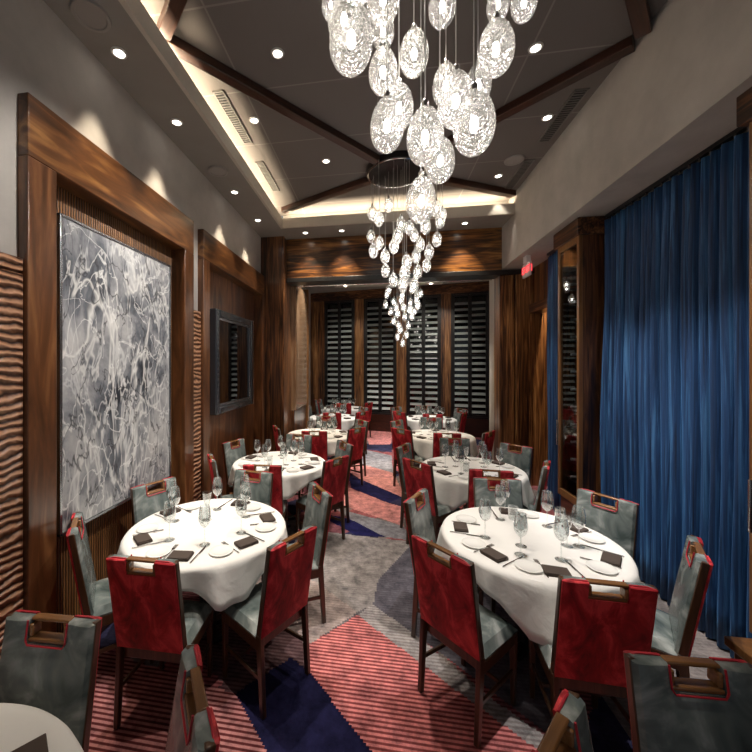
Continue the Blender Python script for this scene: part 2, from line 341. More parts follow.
S('wall_left_core', (-2.6, -2.41, Y0, 6.4, 0, ZS), 'black_void')
S('baseboard_left', (-2.4, -1.98, Y0, 6.1, 0, .12), 'walnut_long', .005)
def portal(y0, y1, wl, wr, wt, name, label):
    t = thing(name, label, 'wall panel', (FX, y0, 0))
    def part(n, d, mat, bv=.006):
        bm = bmesh.new(); bx(bm, d[0]-FX, d[1]-FX, d[2]-y0, d[3]-y0, d[4], d[5]); return obj(n, bm, mat, t, bv)
    part('side_board', (-2.2, FX, y0, y0+wl, .12, zf-wt), 'frame_wood'); part('side_board', (-2.2, FX, y1-wr, y1, .12, zf-wt), 'frame_wood')
    part('top_board', (-2.2, FX, y0, y1, zf-wt, zf), 'frame_wood_long')
    part('reeded_panel' if 'reed' in label else 'back_panel', (-2.24, -2.12, y0+wl, y1-wr, .12, zf-wt), 'reeded_wood' if 'reed' in label else 'frame_wood', 0)
    return t
wl = on_x(57, 300, FX)[0]-ya0; wr = ya1-on_x(185, 300, FX)[0]
portal(ya0, ya1, wl, wr, .36, 'wall_portal', 'large raised walnut portal framing a reeded panel behind the grey abstract painting')
portal(yb0, yb1, .16, .12, .34, 'wall_portal', 'smaller raised walnut portal framing the black-edged mirror, beside the corner column')
# column and header at the middle of the room
S('wall_column_left', (-2.3, -1.62, 6.1, 6.6, 0, ZS), 'walnut_vertical', .006)
S('wall_header', (-1.62, XR, YH, YH+.25, 3.5, ZS), 'header_wood', .004)
S('trim_3', (-1.62, 3.4, YH-.03, YH+.28, 3.42, 3.5), 'black_metal', .006)  # wood crown strip, its shadow put into the black colour
bm = bmesh.new(); bx(bm, -1.9, -1.52, 6.6, 7.7, 1.1, 3.5)
obj('wall_jamb_left', bm, 'polished_wood', bevel=.02)['kind'] = 'structure'
S('wall_jamb_left_base', (-1.9, -1.55, 6.6, 7.7, 0, 1.1), 'walnut_vertical', .004)
S('trim_4', (-1.9, -1.50, 7.7, 7.8, 0, 3.6), 'cabinet_wood', .01)
# wood wall right of the opening
for i, (a, b) in enumerate(((1.96, 2.2), (2.2, 2.46), (2.46, 3.4))):
    S(f'wall_rear_right_{i+1}', (a+.006, b-.006, YH+.01-(.03 if i == 1 else 0), YH+.3, 0, 3.42), 'board_wood', .008)
S('wall_return_right', (1.98, 2.1, YH+.3, 6.9, 0, 3.6), 'fascia_paint', .01)
# right wall behind the curtains
S('wall_right', (2.5, 2.6, Y0, 5.55, 0, ZB), 'walnut_vertical')
S('wall_vestibule', (3.3, 3.4, 5.2, YH, 0, ZB), 'board_wood'); S('wall_vestibule_near', (2.6, 3.4, 5.2, 5.3, 0, ZB), 'walnut_cross')
S('ceiling_vestibule', (2.6, 3.4, 5.2, YH, ZB, ZB+.1), 'soffit_paint')
S('trim_5', (2.4, 2.62, 5.55, YH, 2.78, 2.92), 'walnut_long', .008)
S('wall_transom', (2.48, 2.56, 5.55, YH, 2.92, ZB), 'board_wood')
S('wall_rear_far_right', (3.5, 3.6, YH+.3, 11.0, 0, ZS), 'walnut_vertical')
# projector screen housing rail below the header
bm = bmesh.new(); tube(bm, [(-1.5, 6.62, 3.44), (1.94, 6.62, 3.44)], .028, 12)
for xx in (-1.3, .2, 1.7): bx(bm, xx-.02, xx+.02, 6.5, 6.64, 3.42, 3.52)
tag(obj('screen_rail', bm, 'steel'), 'round brushed metal rail running across the opening just under the wooden header', 'rail')
# ---------------------------------------------------------------- rear wall with shuttered windows
A = Vector((-2.3, 11.2, 0)); B = Vector((3.5, 10.14, 0)); D = (B-A).normalized(); NR = Vector((D.y, -D.x, 0))  # NR points to the room
ang = math.atan2(D.y, D.x)
def s_at(u):
    r = ray(u, 365); # solve A + D s = r k
    den = D.x*r[1]-D.y*r[0]; return (A.y*r[0]-A.x*r[1])/den
Mw = Matrix.Translation(A) @ Matrix.Rotation(ang, 4, 'Z')   # local x along the wall, local -y to the room
def wbox(bm, s0, s1, d0, d1, z0, z1): bx(bm, s0, s1, d0, d1, z0, z1, Mw)
wins = [(324.5,354.5),(364,396.5),(406.5,441),(451,489.5)]
ZW0, ZW1 = .49, 3.93
wl_ = (B-A).length
edges = [0]+[s_at(u) for w in wins for u in w]+[wl_]
bm = bmesh.new()
for i in range(0, 10, 2): wbox(bm, edges[i], edges[i+1], 0, .2, 0, ZS)
obj('wall_rear', bm, 'board_wood', bevel=.004)['kind'] = 'structure'
bm = bmesh.new(); wbox(bm, 0, wl_, -.01, .2, ZW1, ZS); obj('wall_rear_top', bm, 'walnut_cross')['kind'] = 'structure'
bm = bmesh.new(); wbox(bm, 0, wl_, -.03, .2, 0, ZW0-.0); obj('wall_rear_base', bm, 'beam_wood')['kind'] = 'structure'
posw = ['leftmost', 'second from left', 'third from left', 'rightmost']
for i in range(4):
    s0, s1 = edges[1+2*i], edges[2+2*i]
    bm = bmesh.new(); fw = .05
    for d in ((s0,s0+fw,ZW0,ZW1),(s1-fw,s1,ZW0,ZW1),(s0+fw,s1-fw,ZW0,ZW0+fw),(s0+fw,s1-fw,ZW1-fw,ZW1)): wbox(bm, d[0], d[1], -.02, .18, d[2], d[3])
    o = obj(f'window_{i+1}', bm, 'black_metal', bevel=.004); o['kind'] = 'structure'
    bm = bmesh.new(); wbox(bm, s0+fw, s1-fw, .13, .14, ZW0+fw, ZW1-fw); obj('pane', bm, 'window_glass', o)
    mid = (s0+s1)/2
    t = thing('shutter', f'black louvred shutter pair with pale grey slats in the {posw[i]} rear window', 'shutter', tuple(Mw @ Vector((s0, 0, 0))), ang, 'rear window shutters')
    for a, b in ((s0+fw, mid-.003), (mid+.003, s1-fw)):
        a -= s0; b -= s0
        bm = bmesh.new()
        for d in ((a,a+.045,ZW0+fw,ZW1-fw),(b-.045,b,ZW0+fw,ZW1-fw),(a,b,ZW0+fw,ZW0+.11),(a,b,ZW1-.09,ZW1-fw),(a,b,2.2,2.25)): bx(bm, d[0], d[1], .0, .035, d[2], d[3])
        fr = obj('shutter_frame', bm, 'black_metal', t, .003)
        bm = bmesh.new(); z = ZW0+.18
        while z < ZW1-.14:
            bar(bm, (a+.045, .03, z), (b-.045, .03, z), .085, .014, side=(0, .62, .78)); z += .165
        obj('slats', bm, 'slat_paint', fr, .002)
# ---------------------------------------------------------------- ceiling beams, canopies, vents, speakers, downlights
cyc = [(.2, .85), (.23, 4.75)]
def beam(p, q, lab):
    p = Vector((*p, 0)); q = Vector((*q, 0)); d = q-p
    o = bpy.data.objects.new('x', None)
    bm = bmesh.new(); bx(bm, 0, d.length, -.05, .05, -.08, 0)
    b = obj('ceiling_beam', bm, 'beam_wood', bevel=.006); b.location = (p.x, p.y, ZC); b.rotation_euler = (0,0,math.atan2(d.y,d.x))
    bpy.data.objects.remove(o); tag(b, lab, 'beam', 'diagonal ceiling beams')
    return b
nl, nr = (-1.62, 2.56), (1.97, 3.16)
def toward(c, n, r): 
    c = Vector(c); n = Vector(n); return tuple(c+(n-c).normalized()*r)
for nd, lab in ((nl, 'dark diagonal ceiling beam from the rear round canopy to the upper left corner'), (nr, 'dark diagonal ceiling beam from the rear round canopy to the right bulkhead'),
                ((-1.52, 5.68), 'dark ceiling beam running from the rear canopy to the far left tray corner'), ((1.97, 5.68), 'dark ceiling beam running from the rear canopy to the far right tray corner')):
    beam(toward(cyc[1], nd, .38), nd, lab)
beam((nl[0]+.02, nl[1]-.06), toward(cyc[0], nl, .38), 'short dark beam piece leaving the frame at the top left of the tray ceiling')
beam((nr[0]-.0, nr[1]-.1), toward(cyc[0], nr, .38), 'dark beam bending toward the camera at the top right of the tray ceiling')
for (cx_, cy_), lab in zip(cyc, ('round dark canopy of the near pendant cluster, above the frame', 'round dark ceiling canopy where the rear pendant cords gather')):
    t = thing('chandelier_canopy', lab, 'canopy', (cx_, cy_, ZC))
    bm = bmesh.new(); lathe(bm, [(0,-.08),(.36,-.08),(.375,-.075),(.38,-.06),(.38,-.001),(0,-.001)], 48); obj('canopy_drum', bm, 'dark_bronze', t)
    bm = bmesh.new(); lathe(bm, [(.35,-.082),(.358,-.09),(.366,-.082)], 48); obj('canopy_ring', bm, 'steel', t)
t = thing('chandelier_canopy', 'canopy of the farthest pendant cluster beyond the wooden header', 'canopy', (.42, 8.6, ZS))
bm = bmesh.new(); lathe(bm, [(0,-.06),(.33,-.06),(.35,-.001),(0,-.001)], 48); obj('canopy_drum', bm, 'dark_bronze', t)
def vent(x, y0, y1, w, z, lab):
    t = thing('ceiling_vent', lab, 'vent', (x, (y0+y1)/2, z), 0, 'ceiling air vents'); h = (y1-y0)/2
    bm = bmesh.new()
    for d in ((-w,-w+.015,-h,h),(w-.015,w,-h,h),(-w,w,-h,-h+.015),(-w,w,h-.015,h)): bx(bm, *d, -.012, -.001)
    obj('vent_frame', bm, 'vent_metal', t, .002)
    bm = bmesh.new(); bx(bm, -w+.015, w-.015, -h+.015, h-.015, -.004, -.001); obj('vent_backing', bm, 'black_void', t)
    bm = bmesh.new(); y = -h+.03
    while y < h-.02: bx(bm, -w+.015, w-.015, y, y+.012, -.011, -.005); y += .034
    obj('vent_louvres', bm, 'vent_metal', t)
vent(-1.47, 3.15, 3.94, .055, ZC, 'slotted ceiling vent in the lit left edge of the tray, nearer one')
vent(-1.47, 4.33, 5.1, .055, ZC, 'slotted ceiling vent in the lit left edge of the tray, farther one')
vent(1.86, 3.66, 4.45, .065, ZC, 'dark slotted ceiling vent along the right bulkhead, nearer one')
vent(1.86, 4.82, 5.57, .065, ZC, 'dark slotted ceiling vent along the right bulkhead, farther one')
for (x, y, z, lab) in ((-1.82,2.05,ZS,'round ceiling speaker grille in the left soffit at the upper left corner'),(-1.83,3.93,ZS,'round ceiling speaker grille in the left soffit between two downlights'),(1.67,4.8,ZC,'round ceiling speaker grille in the tray beside the right vents')):
    bm = bmesh.new(); lathe(bm, [(0,-.012),(.085,-.012),(.09,-.018),(.11,-.016),(.115,-.001),(0,-.001)], 32)
    o = obj('ceiling_speaker', bm, 'grille'); o.location = (x,y,z); tag(o, lab, 'speaker', 'round ceiling speakers')
def downlight_proto():
    t = thing('downlight', 'x', 'downlight', (0,0,0), 0, 'recessed ceiling downlights')
    bm = bmesh.new(); lathe(bm, [(.036,-.002),(.038,-.010),(.052,-.008),(.055,-.001),(.036,-.001)], 24); obj('trim_ring', bm, 'white_plastic', t)
    bm = bmesh.new(); lathe(bm, [(0,-.006),(.036,-.004)], 24); obj('lens', bm, 'lamp_lens', t)
    return t
dlp = downlight_proto()
DLS = [(-1.84,2.33,ZS,'left soffit, the nearest one beside the big speaker grille'),(-1.84,3.08,ZS,'left soffit, second from the camera above the painting portal'),(-1.84,4.44,ZS,'left soffit, third from the camera above the mirror portal'),(-1.84,5.36,ZS,'left soffit, farthest one near the wooden column'),
 (-1.22,6.0,ZS,'rear soffit, leftmost over the wooden header'),(-.6,6.0,ZS,'rear soffit, second from left over the wooden header'),(1.36,6.0,ZS,'rear soffit, right of the pendant cluster'),
 (-.81,2.85,ZC,'tray ceiling, left side nearest the camera'),(-1.27,3.59,ZC,'tray ceiling between the left vent and the diagonal beam'),(1.25,3.13,ZC,'tray ceiling, right side nearest the camera'),(1.72,4.03,ZC,'tray ceiling beside the nearer right vent'),(1.6,5.17,ZC,'tray ceiling beside the right speaker grille'),(-.64,4.45,ZC,'tray ceiling left of the rear canopy')]
for i, (x, y, z, lab) in enumerate(DLS):
    lab = 'small round recessed downlight in the '+lab
    if i == 0: dlp.location = (x,y,z); dlp['label'] = lab
    else: dup(dlp, (x,y,z), 0, lab)
def spot(x, y, z, e, ang_=70, tgt=None, col=(1,.9,.77), blend=.6, r=.03):
    l = bpy.data.lights.new('spot', 'SPOT'); l.energy = e; l.spot_size = math.radians(ang_); l.spot_blend = blend; l.color = col; l.shadow_soft_size = r
    o = bpy.data.objects.new('spot_beam', l); C.objects.link(o); o.location = (x,y,z-.03)  # serves the downlights and also added spots that have no fixture
    if tgt: 
        d = Vector(tgt)-o.location; o.rotation_euler = d.to_track_quat('-Z','Y').to_euler()
    return o
# ---------------------------------------------------------------- curtains
def curtain(y0, y1, x, label, amp=.05, period=.09, wav=0):
    t = thing('curtain', label, 'curtain', (x, (y0+y1)/2, 0), 0, 'blue velvet curtains')
    n = int((y1-y0)/.007); rows = 14; vs = []; bm = bmesh.new(); yc = (y0+y1)/2
    rnd = random.Random(int(y0*100)); ph = []; p = 0
    amps = [rnd.uniform(.55,1.25) for _ in range(200)]; pers = [rnd.uniform(.8,1.25) for _ in range(200)]
    acc = 0; k = 0; prof = []
    for i in range(n+1):
        y = y0+(y1-y0)*i/n; acc += (y1-y0)/n/(period*pers[k])
        if acc >= 1: acc -= 1; k += 1
        prof.append(amps[k]*(abs(math.sin(PI*acc))**.6*2-1))
    for j in range(rows+1):
        z = .015+(3.46-.015)*j/rows; tt = j/rows; row = []
        for i in range(n+1):
            y = y0+(y1-y0)*i/n; a = amp*(1.05-.45*tt)*(1+.15*math.sin(i*.02+j*.5))
            row.append(bm.verts.new((-a*prof[i]+.008*math.sin(i*.013+j*.4), y-yc+.012*math.sin(j*.55+i*.02)*(1-tt), z+.0)))
        vs.append(row)
    for j in range(rows):
        for i in range(n): bm.faces.new((vs[j][i], vs[j][i+1], vs[j+1][i+1], vs[j+1][i]))
    o = obj('drape', bm, 'blue_velvet', t); so = o.modifiers.new('s','SOLIDIFY'); so.thickness = .004
    bm = bmesh.new(); bx(bm, -.02, .02, y0-yc, y1-yc, 3.485, 3.515); obj('curtain_track', bm, 'black_metal', t)
    bm = bmesh.new(); y = y0+.05
    while y < y1: bx(bm, -.012, .006, y-yc-.006, y-yc+.006, 3.45, 3.485); y += period
    obj('curtain_glider', bm, 'steel', t)['kind'] = 'stuff'
curtain(2.49, 4.185, 2.36, 'wide floor-length blue velvet curtain between the two wine cabinets on the right')
curtain(4.74, 5.5, 2.36, 'narrow strip of blue velvet curtain beyond the wine cabinet, near the exit sign')
# ---------------------------------------------------------------- wine cabinets
def cabinet(x, y0, y1, lab, cr=.0):
    t = thing('wine_cabinet', lab, 'cabinet', (x, y0, 0)); w = y1-y0; dpt = 2.49-x
    def part(n, d, mat, p=t, bv=.005):
        bm = bmesh.new(); bx(bm, *d); return obj(n, bm, mat, p, bv)
    part('side_panel', (0.02, dpt, 0, .03, 0, 3.34), 'walnut_vertical'); part('side_panel', (0.02, dpt, w-.03, w, 0, 3.34), 'walnut_vertical')
    part('back_panel', (dpt-.02, dpt, .03, w-.03, 0, 3.34), 'black_void', bv=0)
    part('crown', (-.05, dpt, -.04, w+.04, 3.34, ZB-.004), 'walnut_long'); part('base_panel', (0, dpt-.02, .03, w-.03, 0, .42), 'walnut_long')
    bm = bmesh.new()
    for d in ((0,.045),(w-.045,w)): bx(bm, -.02, .02, d[0], d[1], .42, 3.34)
    for d in ((.42,.50),(3.27,3.34)): bx(bm, -.02, .02, .045, w-.045, d[0], d[1])
    dr = obj('door', bm, 'cabinet_wood', t, .004)
    part('door_glass', (-.003, .003, .045, w-.045, .50, 3.27), 'cabinet_glass', dr, 0)
    part('door_handle', (-.045, -.03, w-.035, w-.02, 1.0, 1.3), 'steel', dr, .003)
    z = .62
    while z < 3.2:
        part('rack_shelf', (.05, dpt-.03, .03, w-.03, z, z+.012), 'black_metal', bv=0); z += .20
    return t
cabinet(2.14, 4.24, 4.70, 'tall glazed walnut wine cabinet between the wide and narrow blue curtains')
cabinet(2.12, 1.95, 2.43, 'tall walnut wine cabinet cut off by the right edge of the photo')
bm = bmesh.new(); bx(bm, 1.90, 2.04, 1.6, 2.28, 0, .42); bx(bm, 1.87, 2.045, 1.57, 2.30, .42, .47)
tag(obj('sideboard', bm, 'cabinet_wood', bevel=.006), 'low wooden ledge at the right edge beneath the cabinet post', 'sideboard')
def bottle_proto():
    t = thing('wine_bottle', 'x', 'bottle', (0,0,0), 0, 'bottles lying in the wine cabinet')
    bm = bmesh.new(); lathe(bm, [(0,0),(.036,0),(.038,.01),(.038,.18),(.03,.21),(.014,.235),(.0135,.27),(0,.27)], 16); b = obj('glass_body', bm, 'bottle_green', t)
    bm = bmesh.new(); lathe(bm, [(.0142,.232),(.015,.272),(.016,.30),(0,.302)], 16); obj('foil_cap', bm, 'foil_white', t)
    return t
base('bottle_green', (.012,.02,.012), .08, 0, Coat_Weight=1); base('foil_white', (.75,.73,.7), .3, .4)
bp_ = bottle_proto(); k = 0
for ri in range(13):
    z = .632+.2*ri+.039
    o = bp_ if k == 0 else dup(bp_, (0,0,0), 0, '')
    o.location = (2.478, 4.37, z); o.rotation_euler = (0, -PI/2, 0)
    o['label'] = f'wine bottle lying neck out in the cabinet, nearer column, {ordn(ri)} from the bottom'; k += 1
for ri in range(13):
    z = .632+.2*ri+.039
    o = dup(bp_, (2.478, 4.52, z), 0, f'wine bottle lying neck out in the cabinet, farther column, {ordn(ri)} from the bottom'); o.rotation_euler = (0,-PI/2,0)
# ---------------------------------------------------------------- exit sign
t = thing('exit_sign', 'red and white exit sign hanging under the bulkhead near the narrow curtain', 'sign', (2.12, 5.6, ZB))
bm = bmesh.new(); bx(bm, -.012, .012, -.13, .13, -.30, -.10); obj('sign_panel', bm, 'exit_white', t, .004)
bm = bmesh.new(); bx(bm, -.03, .03, -.06, .06, -.10, -.002); obj('mount', bm, 'exit_white', t, .004)
cu = bpy.data.curves.new('tx', 'FONT'); cu.body = 'EXIT'; cu.size = .145; cu.extrude = .002; cu.align_x = 'CENTER'; cu.align_y = 'CENTER'
to = bpy.data.objects.new('tx', cu); C.objects.link(to); bpy.context.view_layer.update()
me = bpy.data.meshes.new_from_object(to); bpy.data.objects.remove(to); me.materials.clear(); me.materials.append(M['exit_red'])
for sgn in (-1, 1):
    o = bpy.data.objects.new('lettering', me); C.objects.link(o); o.parent = t; o.location = (sgn*.0145, 0, -.20)
    o.rotation_euler = (PI/2, 0, sgn*PI/2)
# ---------------------------------------------------------------- painting and mirror
px = -2.03
py0, py1 = on_x(62, 217, px)[0], on_x(169, 263, px)[0]; z0_, z1_ = .86, on_x(62, 217, px)[1]
t = thing('abstract_painting', 'large grey and white abstract painting hung on the reeded panel of the left wall', 'painting', (px, (py0+py1)/2, z0_))
hw = (py1-py0)/2
bm = bmesh.new(); bx(bm, -.06, 0, -hw, hw, 0, z1_-z0_); obj('canvas', bm, 'abstract_paint', t)
bm = bmesh.new()
for d in ((-hw-.022,-hw-.002,-.02,z1_-z0_+.02),(hw+.002,hw+.022,-.02,z1_-z0_+.02)): bx(bm, -.088, .008, d[0], d[1], d[2], d[3])
bx(bm, -.088, .008, -hw-.022, hw+.022, -.022, -.002); bx(bm, -.088, .008, -hw-.022, hw+.022, z1_-z0_+.002, z1_-z0_+.022)
obj('picture_frame', bm, 'silver_trim', t, .003)
mxp = -2.04
my0, my1 = on_x(214.5, 308, mxp)[0], on_x(252, 322, mxp)[0]; mz0, mz1 = 1.31, 2.67
t = thing('wall_mirror', 'rectangular mirror with a wide black frame hung on the smaller left portal', 'mirror', (mxp, (my0+my1)/2, mz0))
hw = (my1-my0)/2; hh = mz1-mz0; fw = .10
bm = bmesh.new()
for d in ((-hw,-hw+fw,0,hh),(hw-fw,hw,0,hh),(-hw+fw,hw-fw,0,fw),(-hw+fw,hw-fw,hh-fw,hh)): bx(bm, -.08, .03, *d)
obj('outer_frame', bm, 'mirror_frame', t, .02, seg=3)
bm = bmesh.new()
for d in ((-hw+fw,-hw+fw+.03,fw,hh-fw),(hw-fw-.03,hw-fw,fw,hh-fw),(-hw+fw,hw-fw,fw,fw+.03),(-hw+fw,hw-fw,hh-fw-.03,hh-fw)): bx(bm, -.05, .012, *d)
obj('inner_trim', bm, 'silver_trim', t, .006)
bm = bmesh.new(); bx(bm, -.03, -.01, -hw+fw, hw-fw, fw, hh-fw); obj('mirror_glass', bm, 'mirror_glass', t)
# ---------------------------------------------------------------- chair
CW = .20   # half width
def back_shape(bm, y_off, th, puff, hw=.172, z0=.43, z1=.95, notch=True):
    # upholstered panel with a notch for the handle; follows the rake of the back
    xs = [-hw,-hw+.012,-.14,-.082,-.04,0,.04,.082,.14,hw-.012,hw]
    zs = [z0,z0+.015,.52,.62,.72,.80,.85,.868,.90,.932,.945,z1]
    def yr(z): return -.205-.085*max(0,(z-.43))/.52
    def hole(i, j): return 3 <= i < 7 and j >= 7
    def ed(i, j):
        dx = min(i, len(xs)-1-i); dz = min(j, len(zs)-1-j); e = min(dx, dz)
        e = 0 if e == 0 else (.7 if e == 1 else 1)
        if 2 < i < 8 and j >= 6: e = min(e, .35)
        return e
    def grid(off, pf):
        return [[bm.verts.new((x, yr(z)+off+pf*ed(i,j), z-(.004 if (i in (0,len(xs)-1) and j in (0,len(zs)-1)) else 0))) for i, x in enumerate(xs)] for j, z in enumerate(zs)]
    a = grid(y_off, 0); b = grid(y_off+th*.5, puff)
    nx, nz = len(xs), len(zs); used = {}
    for j in range(nz-1):
        for i in range(nx-1):
            if hole(i, j): continue
            bm.faces.new((a[j][i],a[j][i+1],a[j+1][i+1],a[j+1][i])); bm.faces.new((b[j][i],b[j+1][i],b[j+1][i+1],b[j][i+1]))
            for (p, q, ni, nj) in (((j,i),(j,i+1),i,j-1),((j+1,i),(j+1,i+1),i,j+1),((j,i),(j+1,i),i-1,j),((j,i+1),(j+1,i+1),i+1,j)):
                if ni < 0 or nj < 0 or ni >= nx-1 or nj >= nz-1 or hole(ni, nj):
                    bm.faces.new((a[p[0]][p[1]], b[p[0]][p[1]], b[q[0]][q[1]], a[q[0]][q[1]]))
    bmesh.ops.delete(bm, geom=[v for v in bm.verts if not v.link_faces], context='VERTS')
def make_chair():
    t = thing('dining_chair', 'x', 'chair')
    W = 'chair_wood'
    for s in (-1, 1):
        bm = bmesh.new(); x = s*.185
        bar(bm, (x,-.235,0), (x,-.205,.44), .026, .030, .028, .042, side=(1,0,0)); bar(bm, (x,-.205,.438), (x,-.288,.95), .024, .036, .022, .030, side=(1,0,0))
        obj('rear_leg', bm, W, t, .004)
        bm = bmesh.new(); bar(bm, (x*.88,.145,0), (x*.88,.145,.40), .024, .024, .034, .034, side=(1,0,0)); obj('leg', bm, W, t, .004)
        bm = bmesh.new(); bar(bm, (x,-.215,.2), (x*.88,.14,.2), .014, .024, side=(1,0,0)); obj('stretcher', bm, W, t, .003)
    bm = bmesh.new(); bar(bm, (-.18,.0,.2), (.18,.0,.2), .014, .022, side=(0,1,0)); obj('stretcher', bm, W, t, .003)
    bm = bmesh.new()
    bx(bm, -.176, .176, .138, .163, .355, .42); bar(bm, (-.186,-.2,.3875), (-.164,.15,.3875), .026, .065); bar(bm, (.186,-.2,.3875), (.164,.15,.3875), .026, .065); bx(bm, -.172, .172, -.2, -.17, .355, .42)
    obj('seat_frame', bm, W, t, .004)
    bm = bmesh.new(); n = 12; top = []
    for j in range(n+1):
        row = []
        for i in range(n+1):
            u, v = i/n*2-1, j/n*2-1; h = (1-u**6)*(1-v**6)
            row.append(bm.verts.new((u*(.187-.011*v), -.02+v*.186, .42+.008+.048*h**.5)))
        top.append(row)
    for j in range(n):
        for i in range(n): bm.faces.new((top[j][i],top[j][i+1],top[j+1][i+1],top[j+1][i]))
    ex = bmesh.ops.extrude_face_region(bm, geom=bm.faces[:])
    for g in ex['geom']:
        if isinstance(g, bmesh.types.BMVert): g.co.z = .42
    obj('seat', bm, 'silver_leather', t)
    bm = bmesh.new(); back_shape(bm, -.009, .058, .018, hw=.1915); o = obj('backrest_front', bm, 'silver_leather', t, label='silver grey leather front of the backrest')
    bm = bmesh.new(); back_shape(bm, -.010, -.022, -.008, hw=.1915); obj('backrest_rear', bm, 'red_velvet', t, label='red velvet rear of the backrest')
    def yr(z): return -.205-.085*max(0,(z-.43))/.52
    bm = bmesh.new(); hw = .192
    pts = [(-.082,.952),(-.15,.953),(-hw,.944),(-hw,.8),(-hw,.6),(-hw,.44),(-.15,.428),(.15,.428),(hw,.44),(hw,.6),(hw,.8),(hw,.944),(.15,.953),(.082,.952)]
    tube(bm, [(x, yr(z)-.009, z) for x, z in pts], .004, 6); obj('piping', bm, 'red_piping', t)
    bm = bmesh.new()
    def hb(x0, x1, z0, z1, q=.021):
        y = yr((z0+z1)/2); Mx = Matrix.Translation((0, y, 0)); bx(bm, x0, x1, -q, q+.004, z0, z1, Mx)
    hb(-.084, .084, .939, .953, .015); hb(-.082, .082, .868, .884); hb(-.082, -.066, .884, .933); hb(.066, .082, .884, .933)
    obj('handle', bm, 'handle_wood', t, .006, seg=3)
    bm = bmesh.new(); tube(bm, [(x, yr(z)+.032, z) for x, z in ((-.084,.95),(-.084,.88),(-.074,.864),(.074,.864),(.084,.88),(.084,.95))], .0036, 6); obj('handle_piping', bm, 'red_piping', t)
    return t
proto_chair = make_chair(); chair_used = [False]
def chair(mx_, my_, cx_, cy_, label, group, yaw=0):
    # mx,my : where the top of the backrest stands;  cx,cy : what the chair faces
    a = math.atan2(cy_-my_, cx_-mx_)+math.radians(yaw); rz = a-PI/2
    loc = (mx_+.285*math.cos(a), my_+.285*math.sin(a), 0)
    if not chair_used[0]:
        chair_used[0] = True; o = proto_chair; o.location = loc; o.rotation_euler = (0,0,rz); o['label'] = label; o['group'] = group
    else: o = dup(proto_chair, loc, rz, label, group)
    return o
# ---------------------------------------------------------------- table and cloth
RT = .56
def make_table():
    t = thing('round_table', 'x', 'table', (0,0,0), 0, 'round dining tables')
    bm = bmesh.new(); lathe(bm, [(0,.715),(RT-.015,.715),(RT-.005,.72),(RT-.005,.738),(RT-.012,.743),(0,.743)], 48); obj('tabletop', bm, 'chair_wood', t)
    bm = bmesh.new(); bx(bm, -.045, .045, -.045, .045, .03, .715); obj('column', bm, 'black_metal', t, .006)
    bm = bmesh.new()
    for a in (PI/4, -PI/4):
        d = Vector((math.cos(a), math.sin(a), 0))*.2; bar(bm, -d+Vector((0,0,.018)), d+Vector((0,0,.018)), .07, .034, side=(-d.y, d.x, 0))
    obj('table_foot', bm, 'black_metal', t, .006)
    return t
def make_cloth(phi0, seed, half, cap):
    rnd = random.Random(seed); bm = bmesh.new(); n = 144; rings = []
    zt = .748; ph = [rnd.uniform(0, 6.28) for _ in range(4)]
    prof = [(0,0)]+[(RT*q, 0) for q in (.25,.5,.75,.93)]
    for r, _ in prof:
        rings.append([(r*math.cos(2*PI*k/n), r*math.sin(2*PI*k/n), zt) for k in range(n)] if r else [(0,0,zt)])
    hang = [0,.02,.08,.18,.32,.48,.65,.82,1.0]
    for h in hang:
        ring = []
        for k in range(n):
            a = 2*PI*k/n; c_, s_ = abs(math.cos(a-phi0)), abs(math.sin(a-phi0))
            d = half/((c_**12+s_**12)**(1/12))-RT; d = min(d, cap)
            cor = max(0, (d-.12)/.14)
            w = math.sin(7*a+ph[0])*.4+math.sin(12*a+ph[1])*.4+math.sin(19*a+ph[2])*.3+math.sin(31*a+ph[3])*.12
            z = zt-.006-d*h+.004*math.sin(5*a+ph[3])*h
            rr = RT+.004+.008*min(1,h*12)+h*(.014+.026*w*(1+.8*cor)+.02*cor)
            if h == 0: rr = RT-.006; z = zt-.001
            ring.append((rr*math.cos(a), rr*math.sin(a), z))
        rings.append(ring)
    V = [[bm.verts.new(p) for p in r] for r in rings]
    for A_, B_ in zip(V, V[1:]):
        for k in range(n):
            k2 = (k+1)%n
            if len(A_) == 1: bm.faces.new((A_[0], B_[k], B_[k2]))
            else: bm.faces.new((A_[k], B_[k], B_[k2], A_[k2]))
    o = obj('tablecloth', bm, 'white_linen')
    for p in o.data.polygons: p.use_smooth = True
    so = o.modifiers.new('s', 'SOLIDIFY'); so.thickness = .002; so.offset = 1
    return o
# ---------------------------------------------------------------- tableware prototypes
def napkin_proto():
    bm = bmesh.new()
    def slab(z0, z1, x0, x1, y0, y1):
        vs = bx(bm, x0, x1, y0, y1, z0, z1)
    slab(0, .007, -.065, .065, -.048, .048); slab(.007, .014, -.062, .066, -.046, .047); slab(.014, .021, -.063, .062, -.047, .044)
    for i in range(-3, 4): pass
    tube(bm, [(-.064, y, .0105) for y in (-.046, 0, .046)], .0105, 8)
    bmesh.ops.bevel(bm, geom=[e for e in bm.edges], offset=.0025, segments=1, affect='EDGES')
    o = obj('napkin', bm, 'napkin_cloth'); o['category'] = 'napkin'; return o
def plate_proto():
    bm = bmesh.new(); lathe(bm, [(0,.0),(.045,.0),(.05,.003),(.074,.009),(.076,.011),(.073,.012),(.05,.007),(.044,.005),(0,.005)], 32)
    o = obj('bread_plate', bm, 'porcelain'); o['category'] = 'plate'; return o
def fork_proto():
    bm = bmesh.new(); bar(bm, (0,-.10,.004), (0,.035,.004), .007, .003, .005, .003, side=(1,0,0)); bx(bm, -.011, .011, .035, .055, .002, .005)
    for x in (-.0095,-.0032,.0032,.0095): bx(bm, x-.0015, x+.0015, .055, .10, .002, .005)
    o = obj('fork', bm, 'steel'); o['category'] = 'fork'; return o
